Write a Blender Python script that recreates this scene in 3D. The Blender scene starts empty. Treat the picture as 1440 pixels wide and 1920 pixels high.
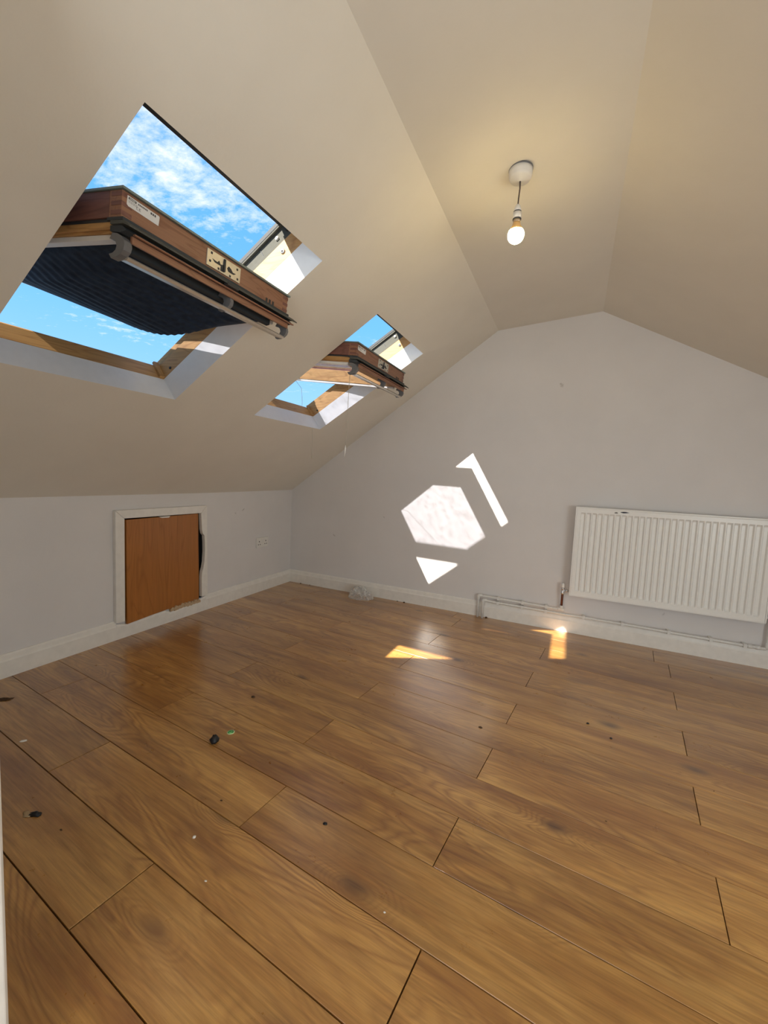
import bpy, bmesh, math, random
from mathutils import Vector, Matrix

# ------------------------------------------------------------------ camera
scene = bpy.context.scene
COL = scene.collection
YAW, PIT, ROLL = 0.4171, -0.0846, 0.046
FPX, CAM = 788.3, Vector((2.3771, -3.1487, 1.0268))


def cam_axes():
    cy, sy, cp, sp = math.cos(YAW), math.sin(YAW), math.cos(PIT), math.sin(PIT)
    f = Vector((-sy*cp, cy*cp, sp)); r = Vector((cy, sy, 0)); u = r.cross(f)
    cr, sr = math.cos(ROLL), math.sin(ROLL)
    return cr*r + sr*u, -sr*r + cr*u, f


R_, U_, F_ = cam_axes()
cd = bpy.data.cameras.new('camera'); cam = bpy.data.objects.new('camera', cd); COL.objects.link(cam)
M3 = Matrix((R_, U_, -F_)).transposed()
cam.matrix_world = Matrix.Translation(CAM) @ M3.to_4x4()
cd.sensor_fit = 'HORIZONTAL'; cd.sensor_width = 36.0; cd.lens = 36.0*FPX/1440.0
cd.clip_start = 0.02; cd.shift_y = -0.0015
scene.camera = cam

# ------------------------------------------------------------------ sky, sun, exposure
SKY_STRENGTH = 1.3
SUN_STRENGTH = 19.0
SUN_COLOR = (1.0, 0.93, 0.82)
BULB_STRENGTH = 100.0
SUN_DIR = Vector((0.597, 1.0, -1.017)).normalized()
scene.view_settings.view_transform = 'Standard'
scene.view_settings.look = 'None'
scene.view_settings.exposure = 0.0
scene.view_settings.gamma = 1.0
scene.view_settings.use_curve_mapping = False

world = bpy.data.worlds.new('sky'); scene.world = world; world.use_nodes = True
wt = world.node_tree; wt.nodes.clear()


def N(t, kind, **kw):
    n = t.nodes.new(kind)
    for k, v in kw.items():
        if k == 'inp':
            for a, b in v.items(): n.inputs[a].default_value = b
        else: setattr(n, k, v)
    return n


def L(t, a, b): t.links.new(a, b)


def ramp(t, stops, interp='LINEAR'):
    r = t.nodes.new('ShaderNodeValToRGB'); r.color_ramp.interpolation = interp
    e = r.color_ramp.elements
    while len(e) > 1: e.remove(e[-1])
    e[0].position = stops[0][0]; e[0].color = stops[0][1]
    for p, c in stops[1:]:
        x = e.new(p); x.color = c
    return r


def mixc(t, fac, a, b, mode='MIX'):
    m = t.nodes.new('ShaderNodeMix'); m.data_type = 'RGBA'; m.blend_type = mode
    for s, v in ((m.inputs[0], fac), (m.inputs[6], a), (m.inputs[7], b)):
        if hasattr(v, 'is_output'): t.links.new(v, s)
        elif isinstance(v, (int, float)): s.default_value = v
        else: s.default_value = (*v, 1) if len(v) == 3 else v
    return m.outputs[2]


def build_world():
    t = wt
    tc = N(t, 'ShaderNodeTexCoord'); sep = N(t, 'ShaderNodeSeparateXYZ'); L(t, tc.outputs['Generated'], sep.inputs[0])
    elev = N(t, 'ShaderNodeMapRange', inp={1: 0.0, 2: 0.9, 3: 0.0, 4: 1.0}); L(t, sep.outputs[2], elev.inputs[0])
    blue = ramp(t, [(0.0, (0.42, 0.68, 0.93, 1)), (0.35, (0.17, 0.50, 0.93, 1)), (0.7, (0.10, 0.36, 0.82, 1)), (1.0, (0.07, 0.27, 0.70, 1))])
    L(t, elev.outputs[0], blue.inputs[0])
    # project the direction on a cloud deck
    zc = N(t, 'ShaderNodeMath', operation='MAXIMUM', inp={1: 0.08}); L(t, sep.outputs[2], zc.inputs[0])
    dx = N(t, 'ShaderNodeMath', operation='DIVIDE'); L(t, sep.outputs[0], dx.inputs[0]); L(t, zc.outputs[0], dx.inputs[1])
    dy = N(t, 'ShaderNodeMath', operation='DIVIDE'); L(t, sep.outputs[1], dy.inputs[0]); L(t, zc.outputs[0], dy.inputs[1])
    cmb = N(t, 'ShaderNodeCombineXYZ'); L(t, dx.outputs[0], cmb.inputs[0]); L(t, dy.outputs[0], cmb.inputs[1])
    mp = N(t, 'ShaderNodeMapping'); mp.inputs['Rotation'].default_value = (0, 0, 0.6); mp.inputs['Scale'].default_value = (1.0, 1.35, 1)
    mp.inputs['Location'].default_value = (3.1, 1.7, 0)
    L(t, cmb.outputs[0], mp.inputs[0])
    n1 = N(t, 'ShaderNodeTexNoise', inp={'Scale': 9.0, 'Detail': 10.0, 'Roughness': 0.68, 'Distortion': 0.15}); L(t, mp.outputs[0], n1.inputs[0])
    n2 = N(t, 'ShaderNodeTexNoise', inp={'Scale': 1.1, 'Detail': 3.0, 'Roughness': 0.5}); L(t, mp.outputs[0], n2.inputs[0])
    # more cloud overhead than low down
    a = N(t, 'ShaderNodeMath', operation='MULTIPLY_ADD', inp={1: 0.9, 2: -0.17}); L(t, n2.outputs[0], a.inputs[0])
    e2 = N(t, 'ShaderNodeMapRange', inp={1: 0.28, 2: 0.62, 3: -0.22, 4: 0.05}); L(t, sep.outputs[2], e2.inputs[0])
    b = N(t, 'ShaderNodeMath', operation='ADD'); L(t, a.outputs[0], b.inputs[0]); L(t, e2.outputs[0], b.inputs[1])
    c = N(t, 'ShaderNodeMath', operation='ADD'); L(t, n1.outputs[0], c.inputs[0]); L(t, b.outputs[0], c.inputs[1])
    cov = N(t, 'ShaderNodeMapRange', inp={1: 0.66, 2: 1.02, 3: 0.0, 4: 0.92}); L(t, c.outputs[0], cov.inputs[0])
    col = mixc(t, cov.outputs[0], blue.outputs[0], (0.93, 0.95, 0.98))
    bg = N(t, 'ShaderNodeBackground', inp={1: SKY_STRENGTH}); L(t, col, bg.inputs[0])
    out = N(t, 'ShaderNodeOutputWorld'); L(t, bg.outputs[0], out.inputs[0])


build_world()
sd = bpy.data.lights.new('sun', 'SUN'); sd.energy = SUN_STRENGTH; sd.color = SUN_COLOR; sd.angle = math.radians(0.53)
sun = bpy.data.objects.new('sun', sd); COL.objects.link(sun)
sun.rotation_euler = SUN_DIR.to_track_quat('-Z', 'Y').to_euler(); sun.location = (-3, -5, 6)

# added fill light by the right hand wall, out of frame; no window there
SIDE_FILL_POWER = 34.0
ld = bpy.data.lights.new('added_side_fill', 'AREA'); ld.shape = 'RECTANGLE'; ld.size = 1.5; ld.size_y = 0.95; ld.energy = SIDE_FILL_POWER; ld.color = (0.88, 0.98, 1.0)
dl = bpy.data.objects.new('added_side_fill', ld); COL.objects.link(dl); dl.location = (4.12, -2.85, 0.70); dl.rotation_euler = (math.radians(66), 0, math.radians(70))

# second added fill light, behind the camera; the wall there has no opening
REAR_FILL_POWER = 12.0
lh = bpy.data.lights.new('added_rear_fill', 'AREA'); lh.shape = 'RECTANGLE'; lh.size = 0.9; lh.size_y = 1.8; lh.energy = REAR_FILL_POWER; lh.color = (0.94, 0.98, 1.0)
lo_ = bpy.data.objects.new('added_rear_fill', lh); COL.objects.link(lo_); lo_.location = (2.0, -3.72, 1.0); lo_.rotation_euler = (math.radians(90), 0, 0)

# ------------------------------------------------------------------ materials


def new_mat(name):
    m = bpy.data.materials.new(name); m.use_nodes = True
    t = m.node_tree; p = t.nodes['Principled BSDF']
    return m, t, p


def plain(name, col, rough=0.5, metal=0.0, bump=0.0, scale=60.0, var=0.05, spec=0.5, coat=0.0):
    m, t, p = new_mat(name)
    tc = N(t, 'ShaderNodeTexCoord'); n = N(t, 'ShaderNodeTexNoise', inp={'Scale': scale, 'Detail': 4.0}); L(t, tc.outputs['Object'], n.inputs[0])
    k = N(t, 'ShaderNodeMapRange', inp={1: 0.3, 2: 0.7, 3: 1 - var, 4: 1 + var}); L(t, n.outputs[0], k.inputs[0])
    c = mixc(t, 1.0, col, k.outputs[0], 'MULTIPLY'); L(t, c, p.inputs['Base Color'])
    p.inputs['Roughness'].default_value = rough; p.inputs['Metallic'].default_value = metal
    p.inputs['Specular IOR Level'].default_value = spec; p.inputs['Coat Weight'].default_value = coat
    if bump:
        bm_ = N(t, 'ShaderNodeBump', inp={'Strength': bump, 'Distance': 0.002}); L(t, n.outputs[0], bm_.inputs['Height']); L(t, bm_.outputs[0], p.inputs['Normal'])
    return m


def wall_paint(name, col, scuff=0.0):
    m, t, p = new_mat(name)
    tc = N(t, 'ShaderNodeTexCoord')
    n = N(t, 'ShaderNodeTexNoise', inp={'Scale': 2.2, 'Detail': 5.0, 'Roughness': 0.6}); L(t, tc.outputs['Object'], n.inputs[0])
    k = N(t, 'ShaderNodeMapRange', inp={1: 0.3, 2: 0.7, 3: 0.965, 4: 1.03}); L(t, n.outputs[0], k.inputs[0])
    c = mixc(t, 1.0, col, k.outputs[0], 'MULTIPLY')
    # small scattered knocks and scuffs
    v = N(t, 'ShaderNodeTexVoronoi', inp={'Scale': 3.4, 'Randomness': 1.0}); v.feature = 'F1'
    dn = N(t, 'ShaderNodeTexNoise', inp={'Scale': 25.0, 'Detail': 2.0}); L(t, tc.outputs['Object'], dn.inputs[0])
    mx = mixc(t, 0.07, tc.outputs['Object'], dn.outputs[1], 'ADD'); L(t, mx, v.inputs[0])
    s = N(t, 'ShaderNodeMapRange', inp={1: 0.012, 2: 0.05, 3: scuff, 4: 0.0}); L(t, v.outputs[0], s.inputs[0])
    c = mixc(t, s.outputs[0], c, (0.22, 0.19, 0.17)); L(t, c, p.inputs['Base Color'])
    p.inputs['Roughness'].default_value = 0.72; p.inputs['Specular IOR Level'].default_value = 0.3
    n2 = N(t, 'ShaderNodeTexNoise', inp={'Scale': 90.0, 'Detail': 3.0}); L(t, tc.outputs['Object'], n2.inputs[0])
    n3 = N(t, 'ShaderNodeTexNoise', inp={'Scale': 5.0, 'Detail': 2.0}); L(t, tc.outputs['Object'], n3.inputs[0])
    ad = N(t, 'ShaderNodeMath', operation='MULTIPLY_ADD', inp={1: 12.0}); L(t, n3.outputs[0], ad.inputs[0]); L(t, n2.outputs[0], ad.inputs[2])
    b = N(t, 'ShaderNodeBump', inp={'Strength': 0.25, 'Distance': 0.0012}); L(t, ad.outputs[0], b.inputs['Height']); L(t, b.outputs[0], p.inputs['Normal'])
    return m


def wood(name, light, dark, rough=0.5, axis='Y', ring=9.0, coat=0.0, streak=26.0, rand=True, knots=0.0, lines=0.5):
    """long grained wood; axis is the direction of the grain in object space"""
    m, t, p = new_mat(name)
    tc = N(t, 'ShaderNodeTexCoord'); oi = N(t, 'ShaderNodeObjectInfo')
    off = N(t, 'ShaderNodeVectorMath', operation='MULTIPLY_ADD'); off.inputs[1].default_value = (1, 1, 1)
    L(t, tc.outputs['Object'], off.inputs[0])
    sc = N(t, 'ShaderNodeVectorMath', operation='SCALE'); sc.inputs[0].default_value = (17.3, 9.1, 5.7)
    if rand: L(t, oi.outputs['Random'], sc.inputs['Scale'])
    else: sc.inputs['Scale'].default_value = 0.3
    L(t, sc.outputs[0], off.inputs[2])
    mp = N(t, 'ShaderNodeMapping'); L(t, off.outputs[0], mp.inputs[0])
    s = {'X': (0.13, 1, 1), 'Y': (1, 0.13, 1), 'Z': (1, 1, 0.13)}[axis]
    mp.inputs['Scale'].default_value = s
    wv = N(t, 'ShaderNodeTexNoise', inp={'Scale': ring, 'Detail': 2.0, 'Roughness': 0.45, 'Distortion': 0.3}); L(t, mp.outputs[0], wv.inputs[0])
    mul = N(t, 'ShaderNodeMath', operation='MULTIPLY', inp={1: 9.0}); L(t, wv.outputs[0], mul.inputs[0])
    fr = N(t, 'ShaderNodeMath', operation='PINGPONG', inp={1: 0.5}); L(t, mul.outputs[0], fr.inputs[0])
    rg = N(t, 'ShaderNodeMapRange', inp={1: 0.0, 2: 0.16, 3: 1.0, 4: 0.0}); L(t, fr.outputs[0], rg.inputs[0])
    mp2 = N(t, 'ShaderNodeMapping'); L(t, off.outputs[0], mp2.inputs[0])
    s2 = {'X': (0.03, 1, 1), 'Y': (1, 0.03, 1), 'Z': (1, 1, 0.03)}[axis]
    mp2.inputs['Scale'].default_value = s2
    st = N(t, 'ShaderNodeTexNoise', inp={'Scale': streak*6, 'Detail': 6.0, 'Roughness': 0.7}); L(t, mp2.outputs[0], st.inputs[0])
    f1 = N(t, 'ShaderNodeMath', operation='MULTIPLY', inp={1: lines}); L(t, rg.outputs[0], f1.inputs[0])
    c = mixc(t, f1.outputs[0], light, dark)
    k = N(t, 'ShaderNodeMapRange', inp={1: 0.3, 2: 0.7, 3: 0.82, 4: 1.12}); L(t, st.outputs[0], k.inputs[0])
    c = mixc(t, 1.0, c, k.outputs[0], 'MULTIPLY'); L(t, c, p.inputs['Base Color'])
    p.inputs['Roughness'].default_value = rough; p.inputs['Coat Weight'].default_value = coat; p.inputs['Coat Roughness'].default_value = 0.2
    b = N(t, 'ShaderNodeBump', inp={'Strength': 0.12, 'Distance': 0.001}); L(t, st.outputs[0], b.inputs['Height']); L(t, b.outputs[0], p.inputs['Normal'])
    return m


PLANK_ANG = math.atan(-0.1105)


def oak_floor():
    m, t, p = new_mat('oak_laminate')
    tc = N(t, 'ShaderNodeTexCoord'); oi = N(t, 'ShaderNodeObjectInfo')
    mp = N(t, 'ShaderNodeMapping'); mp.vector_type = 'TEXTURE'; mp.inputs['Rotation'].default_value = (0, 0, PLANK_ANG)
    L(t, tc.outputs['Object'], mp.inputs[0])
    sc = N(t, 'ShaderNodeVectorMath', operation='SCALE'); sc.inputs[0].default_value = (31.0, 23.0, 11.0); L(t, oi.outputs['Random'], sc.inputs['Scale'])
    ad = N(t, 'ShaderNodeVectorMath', operation='ADD'); L(t, mp.outputs[0], ad.inputs[0]); L(t, sc.outputs[0], ad.inputs[1])
    vec = ad.outputs[0]

    def scaled(s):
        q = N(t, 'ShaderNodeMapping'); q.inputs['Scale'].default_value = s; L(t, vec, q.inputs[0]); return q.outputs[0]
    # knots: sparse cells, the grain swirls round them
    dn = N(t, 'ShaderNodeTexNoise', inp={'Scale': 6.0, 'Detail': 3.0}); L(t, scaled((0.6, 1.0, 1)), dn.inputs[0])
    kv = mixc(t, 0.10, scaled((1.0, 2.1, 0.3)), dn.outputs[1], 'ADD')
    v = N(t, 'ShaderNodeTexVoronoi', inp={'Scale': 2.3, 'Randomness': 1.0}); L(t, kv, v.inputs[0])
    swirl = N(t, 'ShaderNodeMapRange', inp={1: 0.0, 2: 0.34, 3: 0.30, 4: 0.0}); swirl.interpolation_type = 'SMOOTHSTEP'; L(t, v.outputs[0], swirl.inputs[0])
    # cathedral rings
    n1 = N(t, 'ShaderNodeTexNoise', inp={'Scale': 4.2, 'Detail': 2.5, 'Roughness': 0.5, 'Distortion': 0.35}); L(t, scaled((0.30, 1.7, 1)), n1.inputs[0])
    sm = N(t, 'ShaderNodeMath', operation='ADD'); L(t, n1.outputs[0], sm.inputs[0]); L(t, swirl.outputs[0], sm.inputs[1])
    mu = N(t, 'ShaderNodeMath', operation='MULTIPLY', inp={1: 19.0}); L(t, sm.outputs[0], mu.inputs[0])
    pp = N(t, 'ShaderNodeMath', operation='PINGPONG', inp={1: 0.5}); L(t, mu.outputs[0], pp.inputs[0])
    rg = N(t, 'ShaderNodeMapRange', inp={1: 0.0, 2: 0.36, 3: 1.0, 4: 0.0}); L(t, pp.outputs[0], rg.inputs[0])
    n2 = N(t, 'ShaderNodeTexNoise', inp={'Scale': 3.2, 'Detail': 3.0, 'Roughness': 0.55}); L(t, scaled((0.5, 1.8, 1)), n2.inputs[0])
    msk = N(t, 'ShaderNodeMapRange', inp={1: 0.40, 2: 0.60, 3: 0.10, 4: 0.62}); L(t, n2.outputs[0], msk.inputs[0])
    f = N(t, 'ShaderNodeMath', operation='MULTIPLY'); L(t, rg.outputs[0], f.inputs[0]); L(t, msk.outputs[0], f.inputs[1])
    # base tone
    n3 = N(t, 'ShaderNodeTexNoise', inp={'Scale': 4.0, 'Detail': 5.0, 'Roughness': 0.6}); L(t, scaled((0.35, 2.2, 1)), n3.inputs[0])
    base = ramp(t, [(0.32, (0.30, 0.125, 0.028, 1)), (0.47, (0.43, 0.208, 0.050, 1)), (0.62, (0.57, 0.305, 0.085, 1))]); L(t, n3.outputs[0], base.inputs[0])
    c = mixc(t, f.outputs[0], base.outputs[0], (0.24, 0.092, 0.026))
    # fine streaks
    n4 = N(t, 'ShaderNodeTexNoise', inp={'Scale': 90.0, 'Detail': 5.0, 'Roughness': 0.75}); L(t, scaled((0.045, 1.5, 1)), n4.inputs[0])
    k = N(t, 'ShaderNodeMapRange', inp={1: 0.3, 2: 0.7, 3: 0.72, 4: 1.24}); L(t, n4.outputs[0], k.inputs[0])
    c = mixc(t, 1.0, c, k.outputs[0], 'MULTIPLY')
    # smoky dark stain along the grain and knot hearts
    n5 = N(t, 'ShaderNodeTexNoise', inp={'Scale': 3.6, 'Detail': 4.0, 'Roughness': 0.6, 'Distortion': 0.3}); L(t, scaled((0.45, 2.4, 1)), n5.inputs[0])
    kf = N(t, 'ShaderNodeMapRange', inp={1: 0.55, 2: 0.74, 3: 0.0, 4: 0.72}); L(t, n5.outputs[0], kf.inputs[0])
    c = mixc(t, kf.outputs[0], c, (0.17, 0.065, 0.022))
    vk = N(t, 'ShaderNodeMapRange', inp={1: 0.01, 2: 0.17, 3: 0.95, 4: 0.0}); vk.interpolation_type = 'SMOOTHSTEP'; L(t, v.outputs[0], vk.inputs[0])
    vm = N(t, 'ShaderNodeMath', operation='MULTIPLY'); L(t, vk.outputs[0], vm.inputs[0])
    nk = N(t, 'ShaderNodeMapRange', inp={1: 0.35, 2: 0.6, 3: 0.55, 4: 1.0}); L(t, n4.outputs[0], nk.inputs[0]); L(t, nk.outputs[0], vm.inputs[1])
    c = mixc(t, vm.outputs[0], c, (0.085, 0.036, 0.018))
    # per plank tone
    pt = N(t, 'ShaderNodeMapRange', inp={1: 0.0, 2: 1.0, 3: 0.90, 4: 1.10}); L(t, oi.outputs['Random'], pt.inputs[0])
    c = mixc(t, 1.0, c, pt.outputs[0], 'MULTIPLY')
    L(t, c, p.inputs['Base Color'])
    # dusty satin sheen
    nd = N(t, 'ShaderNodeTexNoise', inp={'Scale': 9.0, 'Detail': 6.0, 'Roughness': 0.7}); L(t, tc.outputs['Object'], nd.inputs[0])
    rr = N(t, 'ShaderNodeMapRange', inp={1: 0.3, 2: 0.7, 3: 0.26, 4: 0.38}); L(t, nd.outputs[0], rr.inputs[0])
    L(t, rr.outputs[0], p.inputs['Roughness']); p.inputs['Specular IOR Level'].default_value = 0.5; p.inputs['Coat Weight'].default_value = 0.7; p.inputs['Coat IOR'].default_value = 1.7; p.inputs['Coat Roughness'].default_value = 0.25
    b = N(t, 'ShaderNodeBump', inp={'Strength': 0.10, 'Distance': 0.0006}); L(t, n4.outputs[0], b.inputs['Height']); L(t, b.outputs[0], p.inputs['Normal'])
    return m


def glass_mat():
    m, t, p = new_mat('dusty_window_glass'); t.nodes.remove(p)
    out = t.nodes['Material Output']
    tr = N(t, 'ShaderNodeBsdfTransparent'); gl = N(t, 'ShaderNodeBsdfGlossy', inp={'Roughness': 0.02})
    tc = N(t, 'ShaderNodeTexCoord')
    n = N(t, 'ShaderNodeTexNoise', inp={'Scale': 22.0, 'Detail': 7.0, 'Roughness': 0.7}); L(t, tc.outputs['Object'], n.inputs[0])
    r = ramp(t, [(0.32, (0.42, 0.425, 0.45, 1)), (0.46, (0.52, 0.53, 0.57, 1)), (0.6, (0.56, 0.57, 0.61, 1))]); L(t, n.outputs[0], r.inputs[0])
    L(t, r.outputs[0], tr.inputs[0])
    lw = N(t, 'ShaderNodeLayerWeight', inp={0: 0.5}); pw = N(t, 'ShaderNodeMath', operation='POWER', inp={1: 5.0}); L(t, lw.outputs['Facing'], pw.inputs[0])
    fr = N(t, 'ShaderNodeMath', operation='MULTIPLY_ADD', inp={1: 0.90, 2: 0.04}); L(t, pw.outputs[0], fr.inputs[0])
    mx = N(t, 'ShaderNodeMixShader'); L(t, fr.outputs[0], mx.inputs[0]); L(t, tr.outputs[0], mx.inputs[1]); L(t, gl.outputs[0], mx.inputs[2])
    L(t, mx.outputs[0], out.inputs[0])
    return m


def emission_mat(name, col, strength):
    m, t, p = new_mat(name)
    p.inputs['Base Color'].default_value = (1, 0.9, 0.75, 1); p.inputs['Emission Color'].default_value = (*col, 1); p.inputs['Emission Strength'].default_value = strength
    return m


def plastic_film():
    m, t, p = new_mat('clear_plastic_film'); t.nodes.remove(p)
    out = t.nodes['Material Output']
    tr = N(t, 'ShaderNodeBsdfTransparent', inp={0: (0.96, 0.96, 0.95, 1)})
    pb = N(t, 'ShaderNodeBsdfPrincipled', inp={'Base Color': (0.85, 0.84, 0.82, 1), 'Roughness': 0.16, 'Specular IOR Level': 0.8})
    lw = N(t, 'ShaderNodeLayerWeight', inp={0: 0.35}); mr = N(t, 'ShaderNodeMapRange', inp={1: 0.0, 2: 0.8, 3: 0.28, 4: 0.8}); L(t, lw.outputs['Facing'], mr.inputs[0])
    mx = N(t, 'ShaderNodeMixShader'); L(t, mr.outputs[0], mx.inputs[0]); L(t, tr.outputs[0], mx.inputs[1]); L(t, pb.outputs[0], mx.inputs[2])
    L(t, mx.outputs[0], out.inputs[0])
    return m


MW = wall_paint('grey_lilac_wall_paint', (0.745, 0.722, 0.715), 0.45)
MC = wall_paint('cream_ceiling_paint', (0.80, 0.755, 0.665), 0.0)
MREV = plain('white_reveal_paint', (0.80, 0.81, 0.83), 0.45, bump=0.1, scale=30, var=0.02)
MSK = plain('white_gloss_woodwork', (0.84, 0.81, 0.76), 0.32, bump=0.05, scale=25, var=0.04)
MFL = oak_floor()
MSUB = plain('dark_joint', (0.03, 0.017, 0.01), 0.9)
MPINE_Y = wood('lacquered_pine_across', (0.53, 0.295, 0.105), (0.30, 0.125, 0.035), 0.6, 'Y', ring=14)
MPINE_X = wood('lacquered_pine_along', (0.53, 0.295, 0.105), (0.30, 0.125, 0.035), 0.6, 'X', ring=14)
MBRN_Y = wood('aged_brown_wood_across', (0.30, 0.145, 0.085), (0.16, 0.06, 0.03), 0.45, 'Y', ring=16)
MBRN_X = wood('aged_brown_wood_along', (0.20, 0.085, 0.065), (0.11, 0.038, 0.03), 0.45, 'X', ring=16)
MDOOR = wood('varnished_hatch_wood', (0.42, 0.155, 0.030), (0.27, 0.085, 0.015), 0.38, 'Z', ring=7, rand=False, lines=0.4, streak=14)
MALU = plain('grey_aluminium', (0.10, 0.10, 0.088), 0.85, metal=0.0, spec=0.08, bump=0.05)
MALUD = plain('dark_grey_cladding', (0.05, 0.055, 0.06), 0.6, metal=0.0, spec=0.2)
MALUL = plain('pale_grey_aluminium', (0.62, 0.62, 0.58), 0.42, metal=0.2)
MGASK = plain('black_rubber', (0.03, 0.032, 0.036), 0.55)
MHAND = plain('anodised_handle', (0.62, 0.58, 0.52), 0.3, metal=0.6)
MGREYP = plain('grey_plastic', (0.15, 0.15, 0.155), 0.4)
MSTEEL = plain('worn_steel_plate', (0.60, 0.56, 0.48), 0.4, metal=0.5)
MSCREW = plain('zinc_screw', (0.5, 0.5, 0.5), 0.35, metal=0.8)
MWHITE = plain('white_plastic', (0.80, 0.78, 0.74), 0.35, var=0.02)
MRAD = plain('white_radiator_enamel', (0.88, 0.87, 0.84), 0.3, var=0.01)
MPIPE = plain('white_painted_pipe', (0.76, 0.75, 0.72), 0.35, var=0.05, bump=0.1, scale=80)
MCOPP = plain('tarnished_copper', (0.16, 0.055, 0.03), 0.4, metal=0.6)
MCHROME = plain('chrome', (0.75, 0.75, 0.76), 0.12, metal=1.0)
MLABEL = plain('label_paper', (0.72, 0.72, 0.72), 0.5, var=0.02)
MINK = plain('label_ink', (0.06, 0.06, 0.07), 0.6)
MGLASS = glass_mat()
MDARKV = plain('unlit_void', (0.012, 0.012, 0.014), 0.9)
MCORD = plain('beige_cord', (0.52, 0.47, 0.38), 0.7)
MFILM = plastic_film()
MBLACK = plain('black_rubbish', (0.008, 0.009, 0.012), 0.5, bump=0.6, scale=150)
MGREEN = plain('green_print', (0.03, 0.30, 0.09), 0.5)
MLGREEN = plain('pale_green_print', (0.30, 0.66, 0.22), 0.5)
MCRUMB = plain('brown_crumb', (0.09, 0.045, 0.02), 0.9)
MPAPER = plain('white_crumb', (0.82, 0.76, 0.68), 0.8)
MFLUFF = plain('beige_fluff', (0.42, 0.30, 0.17), 0.95)
MBULB = emission_mat('lit_bulb_glass', (1.0, 0.76, 0.34), BULB_STRENGTH)
MCHIPW = wood('splintered_wood', (0.55, 0.40, 0.25), (0.35, 0.2, 0.1), 0.8, 'Y')


def blind_mat():
    m, t, p = new_mat('navy_blackout_fabric')
    tc = N(t, 'ShaderNodeTexCoord'); n = N(t, 'ShaderNodeTexNoise', inp={'Scale': 40.0, 'Detail': 4.0}); L(t, tc.outputs['Object'], n.inputs[0])
    r = ramp(t, [(0.3, (0.008, 0.018, 0.042, 1)), (0.7, (0.020, 0.040, 0.082, 1))]); L(t, n.outputs[0], r.inputs[0]); L(t, r.outputs[0], p.inputs['Base Color'])
    p.inputs['Roughness'].default_value = 0.75; p.inputs['Specular IOR Level'].default_value = 0.25
    return m


MBLIND = blind_mat()

# ------------------------------------------------------------------ helpers


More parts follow.
